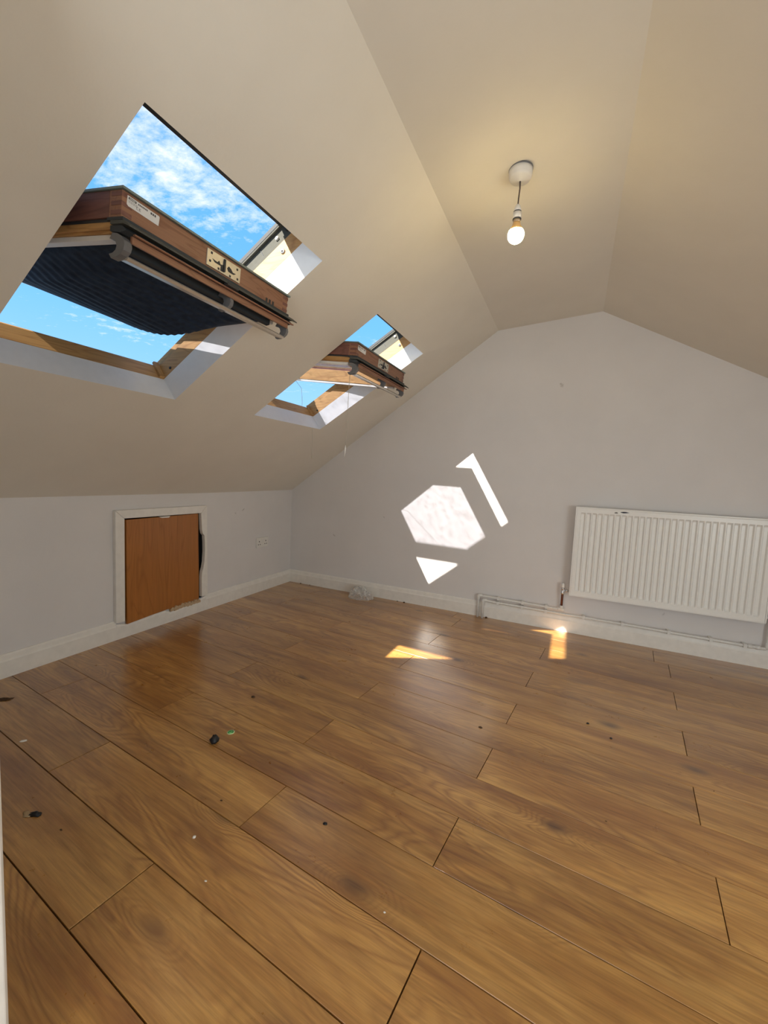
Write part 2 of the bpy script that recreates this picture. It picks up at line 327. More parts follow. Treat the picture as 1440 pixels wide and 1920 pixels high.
class MB:
    """collects geometry in one mesh"""

    def __init__(s): s.v = []; s.f = []; s.sm = []

    def add(s, verts, faces, smooth=False):
        o = len(s.v); s.v += [tuple(v) for v in verts]; s.f += [tuple(i+o for i in f) for f in faces]; s.sm += [smooth]*len(faces)
        return s

    def box(s, a, b, fn=None):
        x0, y0, z0 = a; x1, y1, z1 = b
        vs = [(x0, y0, z0), (x1, y0, z0), (x1, y1, z0), (x0, y1, z0), (x0, y0, z1), (x1, y0, z1), (x1, y1, z1), (x0, y1, z1)]
        if fn: vs = [fn(*v) for v in vs]
        return s.add(vs, [(0, 3, 2, 1), (4, 5, 6, 7), (0, 1, 5, 4), (1, 2, 6, 5), (2, 3, 7, 6), (3, 0, 4, 7)])

    def prism(s, poly, a, b, fn):
        """poly: 2D outline; fn(p, q, h) -> point; extruded from h=a to h=b"""
        n = len(poly); vs = [fn(p, q, a) for p, q in poly] + [fn(p, q, b) for p, q in poly]
        fs = [tuple(range(n))[::-1], tuple(range(n, 2*n))] + [(i, (i+1) % n, n+(i+1) % n, n+i) for i in range(n)]
        return s.add(vs, fs)

    def tube(s, pts, r, n=10, cap=True):
        pts = [Vector(p) for p in pts]; rings = []
        rr = r if isinstance(r, (list, tuple)) else [r]*len(pts)
        up = None
        for i, p in enumerate(pts):
            d = (pts[min(i+1, len(pts)-1)] - pts[max(i-1, 0)]).normalized()
            if up is None or abs(up.dot(d)) > 0.99: up = Vector((0, 0, 1)) if abs(d.z) < 0.9 else Vector((1, 0, 0))
            a = d.cross(up).normalized(); b = d.cross(a).normalized(); up = -b if b.dot(up) < 0 else b
            rings.append([p + a*math.cos(2*math.pi*k/n)*rr[i] + b*math.sin(2*math.pi*k/n)*rr[i] for k in range(n)])
        # keep the rings aligned
        for i in range(1, len(rings)):
            best = min(range(n), key=lambda k: (rings[i][k]-pts[i]-(rings[i-1][0]-pts[i-1])).length)
            rings[i] = rings[i][best:]+rings[i][:best]
            if (rings[i][1]-pts[i]-(rings[i-1][1]-pts[i-1])).length > (rings[i][-1]-pts[i]-(rings[i-1][1]-pts[i-1])).length:
                rings[i] = [rings[i][0]]+rings[i][:0:-1]
        vs = [v for g in rings for v in g]; fs = []
        for i in range(len(rings)-1):
            for k in range(n): fs.append((i*n+k, i*n+(k+1) % n, (i+1)*n+(k+1) % n, (i+1)*n+k))
        s.add(vs, fs, True)
        if cap: s.add(rings[0], [tuple(range(n))]); s.add(rings[-1], [tuple(range(n))])
        return s

    def lathe(s, prof, c, n=24, axis='Z', smooth=True):
        c = Vector(c); vs = []
        for r, h in prof:
            for k in range(n):
                a = 2*math.pi*k/n; x, y = r*math.cos(a), r*math.sin(a)
                v = {'Z': (x, y, h), 'Y': (x, h, y), 'X': (h, x, y)}[axis]; vs.append(c+Vector(v))
        fs = []
        for i in range(len(prof)-1):
            for k in range(n): fs.append((i*n+k, i*n+(k+1) % n, (i+1)*n+(k+1) % n, (i+1)*n+k))
        fs += [tuple(range(n)), tuple(range((len(prof)-1)*n, len(prof)*n))]
        return s.add(vs, fs, smooth)

    def grid(s, fn, nu, nv, smooth=True):
        vs = [fn(i/nu, j/nv) for i in range(nu+1) for j in range(nv+1)]
        fs = [(i*(nv+1)+j, i*(nv+1)+j+1, (i+1)*(nv+1)+j+1, (i+1)*(nv+1)+j) for i in range(nu) for j in range(nv)]
        return s.add(vs, fs, smooth)

    def build(s, name, mat, parent=None, origin=None, bevel=0.0, weld=True, solid=0.0, label=None, normals=True):
        me = bpy.data.meshes.new(name)
        o3 = Vector(origin) if origin is not None else Vector((0, 0, 0))
        me.from_pydata([tuple(Vector(v)-o3) for v in s.v], [], s.f)
        for p, sm in zip(me.polygons, s.sm): p.use_smooth = sm
        bm = bmesh.new(); bm.from_mesh(me)
        if weld: bmesh.ops.remove_doubles(bm, verts=bm.verts, dist=1e-5)
        if normals: bmesh.ops.recalc_face_normals(bm, faces=bm.faces)
        if bevel:
            es = [e for e in bm.edges if len(e.link_faces) == 2 and e.calc_face_angle(0) > 0.6]
            bmesh.ops.bevel(bm, geom=es, offset=bevel, segments=2, affect='EDGES', profile=0.6)
        bm.to_mesh(me); bm.free(); me.update()
        me.materials.append(mat)
        ob = bpy.data.objects.new(name, me); COL.objects.link(ob); ob.location = o3
        if parent:
            ob.parent = parent
            ob.location = o3 - abs_loc(parent)
        if solid:
            md = ob.modifiers.new('thickness', 'SOLIDIFY'); md.thickness = solid; md.offset = 0
        if label: ob['label'] = label
        return ob


def abs_loc(o):
    v = Vector(o.location)
    while o.parent: o = o.parent; v = v + Vector(o.location)
    return v


def empty(name, loc, label=None, cat=None, group=None, kind=None):
    e = bpy.data.objects.new(name, None); COL.objects.link(e); e.location = loc; e.empty_display_size = 0.05
    return tag(e, label, cat, group, kind)


def tag(o, label=None, cat=None, group=None, kind=None):
    if label: o['label'] = label
    if cat: o['category'] = cat
    if group: o['group'] = group
    if kind: o['kind'] = kind
    return o


# ------------------------------------------------------------------ room shell
TH = math.radians(34.16); H1 = 0.843
CT, ST = math.cos(TH), math.sin(TH)
YB, XR = -3.75, 4.2                       # wall behind the camera, wall on the right


def yfar(x): return 0.05 - 0.023*x


def xk(y): return 0.024 + 0.0075*(y-0.05)     # knee wall, a touch out of square


def SW(s, y, w): return Vector((s*CT - w*ST, y, H1 + s*ST + w*CT))


def ceil_a(y): return Vector((1.81-0.007*(y-0.03), y, 2.090-0.0022*(y-0.03)))
def ceil_b(y): return Vector((2.474+0.006*y, y, 2.150-0.004*y))


KZ = 0.850
# windows: inner opening corners in (s, y)
WIN = {
    1: dict(near=lambda s: -2.463-0.019*(1.754-s), far=lambda s: -1.736-0.040*(1.748-s), sb=0.856, st=1.750, yc=-2.11),
    2: dict(near=lambda s: -1.214-0.056*(1.738-s), far=lambda s: -0.520-0.075*(1.734-s), sb=0.866, st=1.736, yc=-0.89),
}


def wp(k, s, v, w, dy=0.0):
    q = WIN[k]; return SW(s, q['near'](s)*(1-v)+q['far'](s)*v+dy, w)


# hatch opening in the knee wall
HY0, HY1, HZ0, HZ1 = -1.575, -0.965, 0.095, 0.725
# left wall with the hatch hole
m = MB()
ys = [YB, HY0, HY1, yfar(0.0)+0.01]


def kw(y, z): return (xk(y), y, z)


def kz(y): return 0.843+max(0, (y+1.0))*0.010/1.05+0.0005


for (ya, yb, za, zb) in [(YB, HY0, 0, 0), (HY1, ys[3]+0.01, 0, 0)]:
    m.add([kw(ya, -0.02), kw(yb, -0.02), kw(yb, kz(yb)), kw(ya, kz(ya))], [(0, 1, 2, 3)])
m.add([kw(HY0, -0.02), kw(HY1, -0.02), kw(HY1, HZ0), kw(HY0, HZ0)], [(0, 1, 2, 3)])
m.add([kw(HY0, HZ1), kw(HY1, HZ1), kw(HY1, kz(HY1)), kw(HY0, kz(HY0))], [(0, 1, 2, 3)])
wl = m.build('wall_left', MW)
tag(wl, 'low grey knee wall on the left, under the sloping ceiling', 'wall', kind='structure')
# dark loft void behind the hatch
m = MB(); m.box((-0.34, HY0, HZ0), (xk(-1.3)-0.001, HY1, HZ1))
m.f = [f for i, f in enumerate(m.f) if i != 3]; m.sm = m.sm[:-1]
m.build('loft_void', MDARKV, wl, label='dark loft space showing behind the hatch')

# far wall
m = MB(); X0 = xk(0.05)
pts = [(X0, -0.02), (XR, -0.02), (XR, 1.222)]
far_top = [(3.357, 1.672), (2.474, 2.150), (1.806, 2.096), (X0-0.002, 0.855)]
m.add([(x, yfar(x), z) for x, z in pts+far_top], [tuple(range(7))])
wf = tag(m.build('wall_far', MW), 'grey gable wall at the far end, with sun patches and a radiator', 'wall', kind='structure')
# right wall, near wall
m = MB(); m.add([(XR, YB, -0.02), (XR, yfar(XR), -0.02), (XR, yfar(XR), 1.222), (XR, YB, 1.222)], [(0, 1, 2, 3)])
tag(m.build('wall_right', MW), 'low grey wall on the right, out of the frame', 'wall', kind='structure')
m = MB(); m.add([(-0.02, YB, -0.02), (XR, YB, -0.02), (XR, YB, 1.222), (ceil_b(YB).x, YB, ceil_b(YB).z), (ceil_a(YB).x, YB, ceil_a(YB).z), (-0.02, YB, 0.83)], [tuple(range(6))])
tag(m.build('wall_near', MW), 'grey wall behind the camera', 'wall', kind='structure')

# ceiling: flat strip with the two slopes as parts
fa, fb = yfar(1.81), yfar(2.474)
m = MB()
A1, A2, A3 = ceil_a(fa), ceil_a(-1.77), ceil_a(YB)
A1.z = 2.096
B1, B2, B3 = ceil_b(fb), ceil_b(-1.9), ceil_b(YB)
m.add([A3, B3, B2, B1, A1, A2], [(0, 1, 2, 5), (5, 2, 3, 4)])
ceil = tag(m.build('ceiling', MC), 'narrow flat cream ceiling strip between the two slopes', 'ceiling', kind='structure')
m = MB()
P0 = Vector((xk(YB), YB, 0.843)); P1 = Vector((xk(0.05), yfar(0)+0.001, 0.853))
c = {}
for k in (1, 2):
    q = WIN[k]; c[k] = dict(bn=wp(k, q['sb'], 0, 0), bf=wp(k, q['sb'], 1, 0), tn=wp(k, q['st'], 0, 0), tf=wp(k, q['st'], 1, 0))
n_, f_ = c[1], c[2]
PK = Vector((xk(-1.0), -1.0, 0.843))
V = [P0, PK, P1, A1, A2, A3, n_['bn'], n_['bf'], n_['tf'], n_['tn'], f_['bn'], f_['bf'], f_['tf'], f_['tn']]
F = [(0, 1, 10, 7, 6), (1, 2, 11, 10), (5, 9, 8, 4), (4, 8, 13, 12, 3), (0, 6, 9, 5), (7, 10, 13, 8), (11, 2, 3, 12)]
m.add(V, F)
m.build('sloped_ceiling', MC, ceil, label='left slope, holding the two roof windows')
m = MB()
r1 = Vector((3.357, yfar(3.357), 1.672)); r2 = Vector((XR, yfar(XR), 1.222)); r3 = Vector((XR, YB, 1.222)); r4 = Vector((3.357, YB, 1.690))
m.add([B3, r4, r1, B1, B2], [(0, 1, 2, 3, 4)]); m.add([r4, r3, r2, r1], [(0, 1, 2, 3)])
m.build('sloped_ceiling', MC, ceil, label='right slope, plain')

# partition end and door casing at the left edge of the view
m = MB(); poly = [(xk(-2.9), 0.0), (1.57, 0.0), (1.57, H1+1.55*ST/CT), (xk(-2.9), 0.843)]
m.prism(poly, -2.955, -2.845, lambda p, q, h: (p, h, q))
tag(m.build('wall_near', MW), 'short grey partition beside the camera at the left', 'wall', kind='structure')
m = MB()
m.prism([(1.545, -2.825), (1.612, -2.825), (1.618, -2.831), (1.618, -2.97), (1.545, -2.97)], 0.0, 1.90, lambda p, q, h: (p, q, h))
tag(m.build('trim_1', MSK, bevel=0.002), 'white painted door casing edge at the bottom left corner of the view', 'door casing', kind='structure')

# ------------------------------------------------------------------ floor of separate planks
fx0, fx1 = 0.0, XR
m = MB(); m.add([(-0.03, YB, -0.012), (XR, YB, -0.012), (XR, 0.08, -0.012), (-0.03, 0.08, -0.012)], [(0, 1, 2, 3)])
floor = tag(m.build('floor', MSUB), 'oak effect laminate floor of wide planks', 'floor', kind='structure')
ROW0, RW = -2.485, 0.1945
BUTT = [1.443, 0.87, 0.316, 2.117, 1.522, 2.153, 1.555, 2.198, 1.60, 2.24, 1.64, 2.28, 1.685]


def clip(poly, a, b, cc):        # keep a*x+b*y<=cc
    out = []
    for i in range(len(poly)):
        p, q = poly[i], poly[(i+1) % len(poly)]
        dp, dq = a*p[0]+b*p[1]-cc, a*q[0]+b*q[1]-cc
        if dp <= 0: out.append(p)
        if (dp < 0 < dq) or (dq < 0 < dp):
            tt = dp/(dp-dq); out.append((p[0]+(q[0]-p[0])*tt, p[1]+(q[1]-p[1])*tt))
    return out


PL = 1.262
for k in range(-8, 17):
    r0, r1_ = ROW0+k*RW, ROW0+(k+1)*RW
    b0 = BUTT[k] if 0 <= k < 13 else 0.35+((k*0.617) % 1.0)*1.2
    while b0 > 0: b0 -= PL
    g = 0.0011 if k > 1 else 0.0016
    while b0 < XR:
        xa, xb = b0+g, b0+PL-g
        sl = 0.1105     # butt joints are square to the plank
        y0a, y1a = r0+g-0.1105*xa, r1_-g-0.1105*xa
        poly = [(xa, r0+g-0.1105*xa), (xb, r0+g-0.1105*xb), (xb+sl*RW, r1_-g-0.1105*(xb+sl*RW)), (xa+sl*RW, r1_-g-0.1105*(xa+sl*RW))]
        poly = clip(poly, -1, 0, -0.004); poly = clip(poly, 1, 0, XR); poly = clip(poly, 0, -1, -YB); poly = clip(poly, 0.023, 1, 0.05)
        if len(poly) >= 3:
            ar = 0.5*abs(sum(poly[i][0]*poly[(i+1) % len(poly)][1]-poly[(i+1) % len(poly)][0]*poly[i][1] for i in range(len(poly))))
            if ar > 0.002:
                cx = sum(p[0] for p in poly)/len(poly); cy = sum(p[1] for p in poly)/len(poly)
                n = len(poly); e = 0.0007
                def sh(p):
                    d = Vector((cx-p[0], cy-p[1])); 
                    return (p[0]+e*(1 if d.x > 0 else -1), p[1]+e*(1 if d.y > 0 else -1))
                vs = [(p[0], p[1], -0.011) for p in poly]+[(p[0], p[1], -0.0008) for p in poly]+[(*sh(p), 0.0) for p in poly]
                fs = [(i, (i+1) % n, n+(i+1) % n, n+i) for i in range(n)]+[(n+i, n+(i+1) % n, 2*n+(i+1) % n, 2*n+i) for i in range(n)]+[tuple(range(2*n, 3*n))]
                mm = MB().add(vs, fs); mm.build('plank', MFL, floor)
        b0 += PL

# ------------------------------------------------------------------ skirting boards
SP = [(0, 0), (0.018, 0), (0.018, 0.078), (0.014, 0.086), (0.011, 0.104), (0.007, 0.112), (0, 0.112)]
m = MB()
def skl(p, q, h): return (xk(h)+p, h, q)
m.prism(SP, -2.85, -1.60, skl); m.prism(SP, -0.95, yfar(0)-0.001, skl)
# chipped stretch below the hatch
SPc = [(0, 0), (0.018, 0), (0.018, 0.074), (0, 0.076)]
prof = [(-1.60, 0.094), (-1.56, 0.083), (-1.53, 0.074), (-1.40, 0.083), (-1.28, 0.086), (-1.24, 0.066), (-1.19, 0.070), (-1.14, 0.073), (-1.09, 0.088), (-1.04, 0.086), (-1.0, 0.093), (-0.95, 0.104)]
vs = []; fs = []
for i, (y, z) in enumerate(prof):
    vs += [(xk(y), y, 0), (xk(y)+0.018, y, 0), (xk(y)+0.018, y, z-0.012), (xk(y)+0.012, y, z), (xk(y), y, z)]
for i in range(len(prof)-1):
    for k in range(5): fs.append((i*5+k, i*5+(k+1) % 5, (i+1)*5+(k+1) % 5, (i+1)*5+k))
fs += [(0, 1, 2, 3, 4), tuple(range(len(vs)-5, len(vs)))]
m.add(vs, fs)
bl = tag(m.build('baseboard_left', MSK), 'white skirting board along the knee wall, chipped below the hatch', 'skirting', kind='structure')
m = MB()
def skf(p, q, h): return (h, yfar(h)-p, q)
m.prism(SP, xk(0.05), 1.378, skf)
m.prism(SP, 1.3795, XR-0.001, skf)
tag(m.build('baseboard_far', MSK), 'white skirting board along the gable wall behind the pipes', 'skirting', kind='structure')

# ------------------------------------------------------------------ loft hatch in the knee wall
hatch = empty('access_hatch', (xk(-1.3), -1.28, 0.1), 'brown wooden access hatch with battered white surround, low in the left wall', 'hatch')
def hx(y, d): return xk(y)+d
# surround: left leg, top, right leg with a bite out of its inner edge
T = 0.027
def hp(p, q, h): return (hx(p, h), p, q)
m = MB(); m.prism([(-1.607, 0.104), (-1.553, 0.100), (-1.553, 0.708), (-1.607, 0.757)], 0.0, T, hp)
m.build('casing', MSK, hatch, bevel=0.004)
m = MB(); m.prism([(-1.607, 0.758), (-1.5535, 0.7085), (-1.008, 0.706), (-0.957, 0.758)], 0.0, T, hp)
m.build('casing', MSK, hatch, bevel=0.004)
m = MB(); m.prism([(-0.957, 0.7575), (-1.0075, 0.7055), (-1.0, 0.590), (-0.992, 0.560), (-0.985, 0.553), (-0.978, 0.545), (-0.974, 0.50), (-0.972, 0.43), (-0.976, 0.36), (-0.984, 0.32), (-0.995, 0.285), (-0.998, 0.25), (-0.995, 0.110), (-0.945, 0.108)], 0.0, T, hp)
m.build('casing', MSK, hatch, bevel=0.0025, label='right leg with a piece broken out of its inner edge')
# the panel leans a little: left edge stands proud
m = MB()
def pan(p, q, h): return (hx(p, 0.004+0.020*(-1.0-p)/0.55*0.9+h), p, q)
m.prism([(-1.540, 0.078), (-1.44, 0.083), (-1.34, 0.088), (-1.26, 0.090), (-1.20, 0.084), (-1.1, 0.094), (-1.004, 0.092), (-1.006, 0.30), (-1.012, 0.50), (-1.016, 0.702), (-1.543, 0.700)], -0.014, 0.003, pan)
m.build('panel', MDOOR, hatch, bevel=0.0015)
m = MB(); random.seed(3)
for i in range(9):
    y = -1.24+i*0.026; h = 0.012+random.random()*0.014
    m.prism([(y, 0.066+random.random()*.006), (y+0.03, 0.070+random.random()*.006), (y+0.028, 0.072+h), (y+0.012, 0.078+h*1.1), (y-0.002, 0.07+h*.8)], 0.002, 0.018+random.random()*0.005, lambda p, q, h: (hx(p, h), p, q))
m.build('splintered_edge', MCHIPW, hatch, label='pale splintered wood at the bottom edge')
m = MB(); m.prism([(-1.33, 0.702), (-1.25, 0.7035), (-1.26, 0.693), (-1.31, 0.694)], 0.010, 0.0235, hp)
m.build('paint_flake', MSK, hatch, label='white paint flake on the top edge')

# ------------------------------------------------------------------ socket
sock = empty('wall_socket', (xk(-0.35), -0.35, 0.418), 'white double power socket low on the left wall near the corner', 'socket')
m = MB(); m.box((xk(-.35), -0.423, 0.376), (xk(-.35)+0.011, -0.281, 0.459)); m.build('plate', MWHITE, sock, bevel=0.003)
px_ = xk(-.35)+0.0113
for c0 in (-0.392, -0.312):
    for (ya, yb, za, zb) in ((-0.004, 0.004, 0.421, 0.432), (-0.015, -0.006, 0.398, 0.405), (0.006, 0.015, 0.398, 0.405)):
        m = MB(); m.box((px_, c0+ya, za), (px_+0.0006, c0+yb, zb)); m.build('pin_hole', MGASK, sock)
for c0 in (-0.362, -0.342):
    m = MB(); m.box((px_-0.001, c0-0.007, 0.424), (px_+0.003, c0+0.007, 0.447)); m.build('switch', MWHITE, sock, bevel=0.001)

# ------------------------------------------------------------------ roof windows
SY = math.radians(6.2)
ET = Vector((1.331, 0, 1.693))
TV = Vector((math.cos(SY), 0, -math.sin(SY))); MV = Vector((math.sin(SY), 0, math.cos(SY)))
OC = ET - 0.43*TV
HW = 0.325        # half width of the sash


def roof_window(k, name, label):
    q = WIN[k]; yc = q['yc']; sb, st = q['sb'], q['st']; smid = 1.29
    org = SW(smid, yc, 0.1)
    root = empty(name, org, label, 'roof window', kind='structure')
    # plastered reveal: four faces from the ceiling opening to the frame
    wi = 0.100
    fr = dict(s0=sb+0.009, s1=st-0.006, v0=0.022, v1=0.972)      # frame's inner rectangle
    C0 = [wp(k, sb, 0, 0), wp(k, sb, 1, 0), wp(k, st, 1, 0), wp(k, st, 0, 0)]
    C1 = [wp(k, fr['s0'], fr['v0'], wi), wp(k, fr['s0'], fr['v1'], wi), wp(k, fr['s1'], fr['v1'], wi), wp(k, fr['s1'], fr['v0'], wi)]
    for i in range(4):
        j = (i+1) % 4
        nrm = (C0[j]-C0[i]).cross(C1[i]-C0[i]).normalized()
        ctr = SW(smid, yc, 0.05)
        if nrm.dot(ctr-C0[i]) > 0: nrm = -nrm
        mm = MB(); d = nrm*0.012
        mm.add([C0[i], C0[j], C1[j], C1[i], C0[i]+d, C0[j]+d, C1[j]+d, C1[i]+d], [(0, 1, 2, 3), (4, 7, 6, 5), (0, 4, 5, 1), (1, 5, 6, 2), (2, 6, 7, 3), (3, 7, 4, 0)])
        mm.build('reveal_lining', MREV, root)
    # frame rails. local box helper: s range, v range (plus outward offset in metres), w range
    def fbox(mm, s0, s1, e0, e1, v0, v1, w0, w1):
        mm.box((s0, 0, w0), (s1, 1, w1), lambda s, t_, w: wp(k, s, v0 if t_ == 0 else v1, w, (e0 if t_ == 0 else e1)))
    s0, s1, v0, v1 = fr['s0'], fr['s1'], fr['v0'], fr['v1']
    mm = MB(); fbox(mm, s0-0.05, s0, -0.05, 0.05, v0, v1, wi, 0.172)
    fbox(mm, s0-0.05, s0-0.012, -0.05, 0.05, v0, v1, 0.172, 0.188)
    mm.build('frame_bottom_rail', MPINE_Y, root, bevel=0.003)
    mm = MB(); fbox(mm, s1, s1+0.05, -0.05, 0.05, v0, v1, wi, 0.165); mm.build('frame_top_rail', MPINE_Y, root, bevel=0.002)
    mm = MB(); fbox(mm, s0, s1, 0, 0.05, v1, v1, wi, 0.168); fbox(mm, s0, 1.27, 0.010, 0.05, v1, v1, 0.168, 0.20)
    mm.build('frame_side_rail', MPINE_X, root, bevel=0.002)
    mm = MB(); fbox(mm, s0, s1, -0.05, -0.02, v0, v0, wi, 0.168); fbox(mm, s0, 1.27, -0.05, -0.030, v0, v0, 0.168, 0.20)
    mm.build('frame_side_rail', MPINE_X, root, bevel=0.002)
    # corner fillet block of the frame, lower far corner
    mm = MB(); fbox(mm, s0, s0+0.012, -0.022, 0, v1, v1, wi+0.004, 0.185); mm.build('corner_stop', MPINE_Y, root)
    # aluminium cladding round the upper half
    for (va, sg) in ((v1, 1), (v0, -1)):
        nr_ = 0.0 if sg > 0 else -0.02
        mm = MB()
        a, b = sorted((0.004*sg+nr_, 0.055*sg+nr_)); fbox(mm, 1.30, s1, a, b, va, va, 0.170, 0.186)
        a, b = sorted((0.020*sg+nr_, 0.060*sg+nr_)); fbox(mm, 1.30, s1-0.02, a, b, va, va, 0.186, 0.236)
        a, b = sorted((0.010*sg+nr_, 0.060*sg+nr_)); fbox(mm, 1.30, s1-0.02, a, b, va, va, 0.236, 0.243)
        mm.build('side_cladding', MALU, root, bevel=0.0012)
        mm = MB(); a, b = sorted((0.012*sg+nr_, 0.064*sg+nr_)); fbox(mm, 1.30, s1, a, b, va, va, 0.247, 0.262); mm.build('cladding_edge', MALUD, root)
        mm = MB(); a, b = sorted((0.0185*sg+nr_, 0.0205*sg+nr_)); fbox(mm, 1.553, 1.556, a, b, va, va, 0.188, 0.234); mm.build('cladding_joint', MALUD, root)
    mm = MB(); fbox(mm, s1-0.070, s1+0.06, -0.06, 0.06, v0, v1, 0.240, 0.262)
    fbox(mm, s1-0.012, s1+0.06, -0.05, 0.05, v0, v1, 0.168, 0.240)
    mm.build('top_cladding', MALUD, root, bevel=0.002)
    mm = MB(); fbox(mm, s1-0.052, s1-0.002, -0.005, 0.016, v1, v1, 0.190, 0.238); mm.build('corner_clip', MALUD, root, label='dark clip in the upper corner')
    # outer flashing closes the roof around the frame
    mm = MB(); fbox(mm, s0-0.30, s0-0.05, -0.3, 0.3, v0, v1, 0.150, 0.160)
    fbox(mm, s1+0.05, s1+0.25, -0.3, 0.3, v0, v1, 0.150, 0.160)
    fbox(mm, s0-0.05, s1+0.05, 0.05, 0.3, v1, v1, 0.150, 0.160); fbox(mm, s0-0.05, s1+0.05, -0.3, -0.05, v0, v0, 0.150, 0.160)
    mm.build('roof_flashing', MALUD, root)
    # screws in the far frame side
    nrm = Vector((0, -1, 0))
    for (s, w, r, mat) in ((1.640, 0.135, 0.010, MSCREW), (0.925, 0.118, 0.006, MGASK)):
        cpt = wp(k, s, v1, w); mm = MB(); mm.lathe([(r, 0.002), (r, -0.003), (r*0.6, -0.004)], cpt, 14, 'Y'); mm.build('screw', mat, root)
        mm = MB(); mm.lathe([(r*0.45, -0.0038), (r*0.45, -0.0046)], cpt, 10, 'Y')
        if mat is MSCREW: mm.build('screw_recess', MGASK, root)
    cpt = wp(k, 1.640, v1, 0.212) + Vector((0, 0.018, 0)); mm = MB(); mm.lathe([(0.008, 0.002), (0.008, -0.003), (0.004, -0.006)], cpt, 14, 'Y'); mm.build('screw', MWHITE, root)

    # ---- the pivoting sash, standing open
    def sp(t, y, d): return OC + TV*t + Vector((0, yc+y+0.06*(t-0.43), 0)) - MV*d          # d = depth below the outer skin
    def sbox(mm, t0, t1, y0, y1, d0, d1): return mm.box((t0, y0, d0), (t1, y1, d1), lambda a, b, c_: sp(a, b, c_))
    # top rail (its end face looks into the room): brown aged face outside, pine inside
    mm = MB(); sbox(mm, 0.388, 0.43, -HW, HW, 0.006, 0.068); sash = mm.build('sash_top_rail', MBRN_Y, root, bevel=0.0015)
    for y in (-HW, HW):       # finger joints
        for i in range(3):
            mm = MB(); e = 0.0008
            ya, yb = (y-e, y+0.026) if y < 0 else (y-0.026, y+e)
            sbox(mm, 0.395, 0.43+e, ya, yb, 0.010+i*0.021, 0.020+i*0.021)
            mm.build('finger_joint', MBRN_X, sash)
    for sg in (-1, 1):
        mm = MB(); a, b = sorted((sg*HW, sg*(HW-0.028))); sbox(mm, -0.43, 0.388, a, b, 0.006, 0.068)
        mm.build('sash_side_rail', MBRN_X, root, bevel=0.0015)
        mm = MB(); a, b = sorted((sg*(HW-0.010), sg*(HW-0.040))); sbox(mm, -0.42, 0.40, a, b, 0.024, 0.100)
        sbox(mm, -0.42, 0.40, *sorted((sg*(HW-0.004), sg*(HW-0.034))), 0.076, 0.094)
        mm.build('inner_side_rail', MPINE_X, root, bevel=0.002)
        mm = MB(); a, b = sorted((sg*(HW-0.004), sg*(HW-0.026))); sbox(mm, -0.42, 0.41, a, b, 0.069, 0.0765)
        mm.build('side_seal', MGASK, root)
        mm = MB(); a, b = sorted((sg*(HW-0.014), sg*(HW-0.036))); sbox(mm, -0.40, 0.385, a, b, 0.1005, 0.113)
        mm.build('blind_channel', MWHITE, root, bevel=0.001)
        mm = MB(); mm.lathe([(0.020, 0.0), (0.020, 0.018), (0.012, 0.022)], sp(0.02, sg*HW if sg > 0 else -HW-0.02, 0.035), 16, 'Y')
        mm.build('pivot_hinge', MALUD, root)
    mm = MB(); sbox(mm, -0.43, -0.385, -HW+0.028, HW-0.028, 0.006, 0.10); mm.build('sash_bottom_rail', MPINE_Y, root, bevel=0.002)
    mm = MB(); sbox(mm, 0.335, 0.3875, -HW+0.041, HW-0.041, 0.030, 0.100); mm.build('inner_top_rail', MPINE_Y, root, bevel=0.002)
    # outer skin: cladding strip and glass
    mm = MB()
    sbox(mm, -0.45, 0.438, -HW-0.004, -HW+0.03, 0.0, 0.0055); sbox(mm, -0.45, 0.438, HW-0.03, HW+0.004, 0.0, 0.0055)
    sbox(mm, 0.40, 0.438, -HW+0.03, HW-0.03, 0.0, 0.0055); sbox(mm, -0.45, -0.40, -HW+0.03, HW-0.03, 0.0, 0.0055)
    mm.build('outer_cladding', plain('green_grey_cladding_%d' % k, (0.20, 0.25, 0.235), 0.45, metal=0.2), root)
    mm = MB(); sbox(mm, -0.399, 0.399, -HW+0.031, HW-0.031, 0.012, 0.018); mm.build('glass_pane', MGLASS, root)
    # ventilation flap lip and seals under the top rail
    mm = MB(); sbox(mm, 0.385, 0.440, -HW-0.002, HW+0.002, 0.069, 0.076); mm.build('flap_seal', MALUD, root)
    mm = MB(); mm.prism([(0.400, 0.077), (0.446, 0.078), (0.466, 0.090), (0.467, 0.094), (0.444, 0.086), (0.400, 0.086)], -HW-0.004, HW+0.022, lambda p, q_, h: sp(p, h, q_))
    mm.build('ventilation_flap', MALU, root, bevel=0.0008)
    mm = MB(); mm.prism([(0.395, 0.0865), (0.436, 0.088), (0.452, 0.100), (0.430, 0.104), (0.395, 0.100)], -HW, HW+0.016, lambda p, q_, h: sp(p, h, q_))
    mm.build('flap_underside', MALUD, root, bevel=0.0008)
    mm = MB(); sbox(mm, 0.448, 0.4555, -HW+0.02, HW+0.018, 0.1, 0.1035); mm.build('flap_edge_strip', MBRN_Y, root)
    # control bar with curved end caps
    bar = [(0.424, 0.132), (0.436, 0.136), (0.444, 0.146), (0.440, 0.153), (0.428, 0.158), (0.414, 0.155), (0.414, 0.151), (0.428, 0.1535), (0.436, 0.147), (0.422, 0.136)]
    mm = MB(); mm.prism([(0.402, 0.148), (0.432, 0.150), (0.436, 0.155), (0.430, 0.161), (0.402, 0.158)], -HW+0.02, HW-0.005, lambda p, q_, h: sp(p, h, q_))
    hb = mm.build('control_bar', MHAND, root, bevel=0.001)
    mm = MB(); mm.prism([(0.440, 0.1045), (0.446, 0.1045), (0.447, 0.122), (0.441, 0.122)], -HW+0.02, HW-0.005, lambda p, q_, h: sp(p, h, q_))
    mm.build('bar_rib', MBRN_Y, root)
    capp = []
    for i in range(9):
        a = math.pi*(i/8); capp.append((0.400+0.040*math.sin(a)*1.15, 0.132-0.030*math.cos(a)))
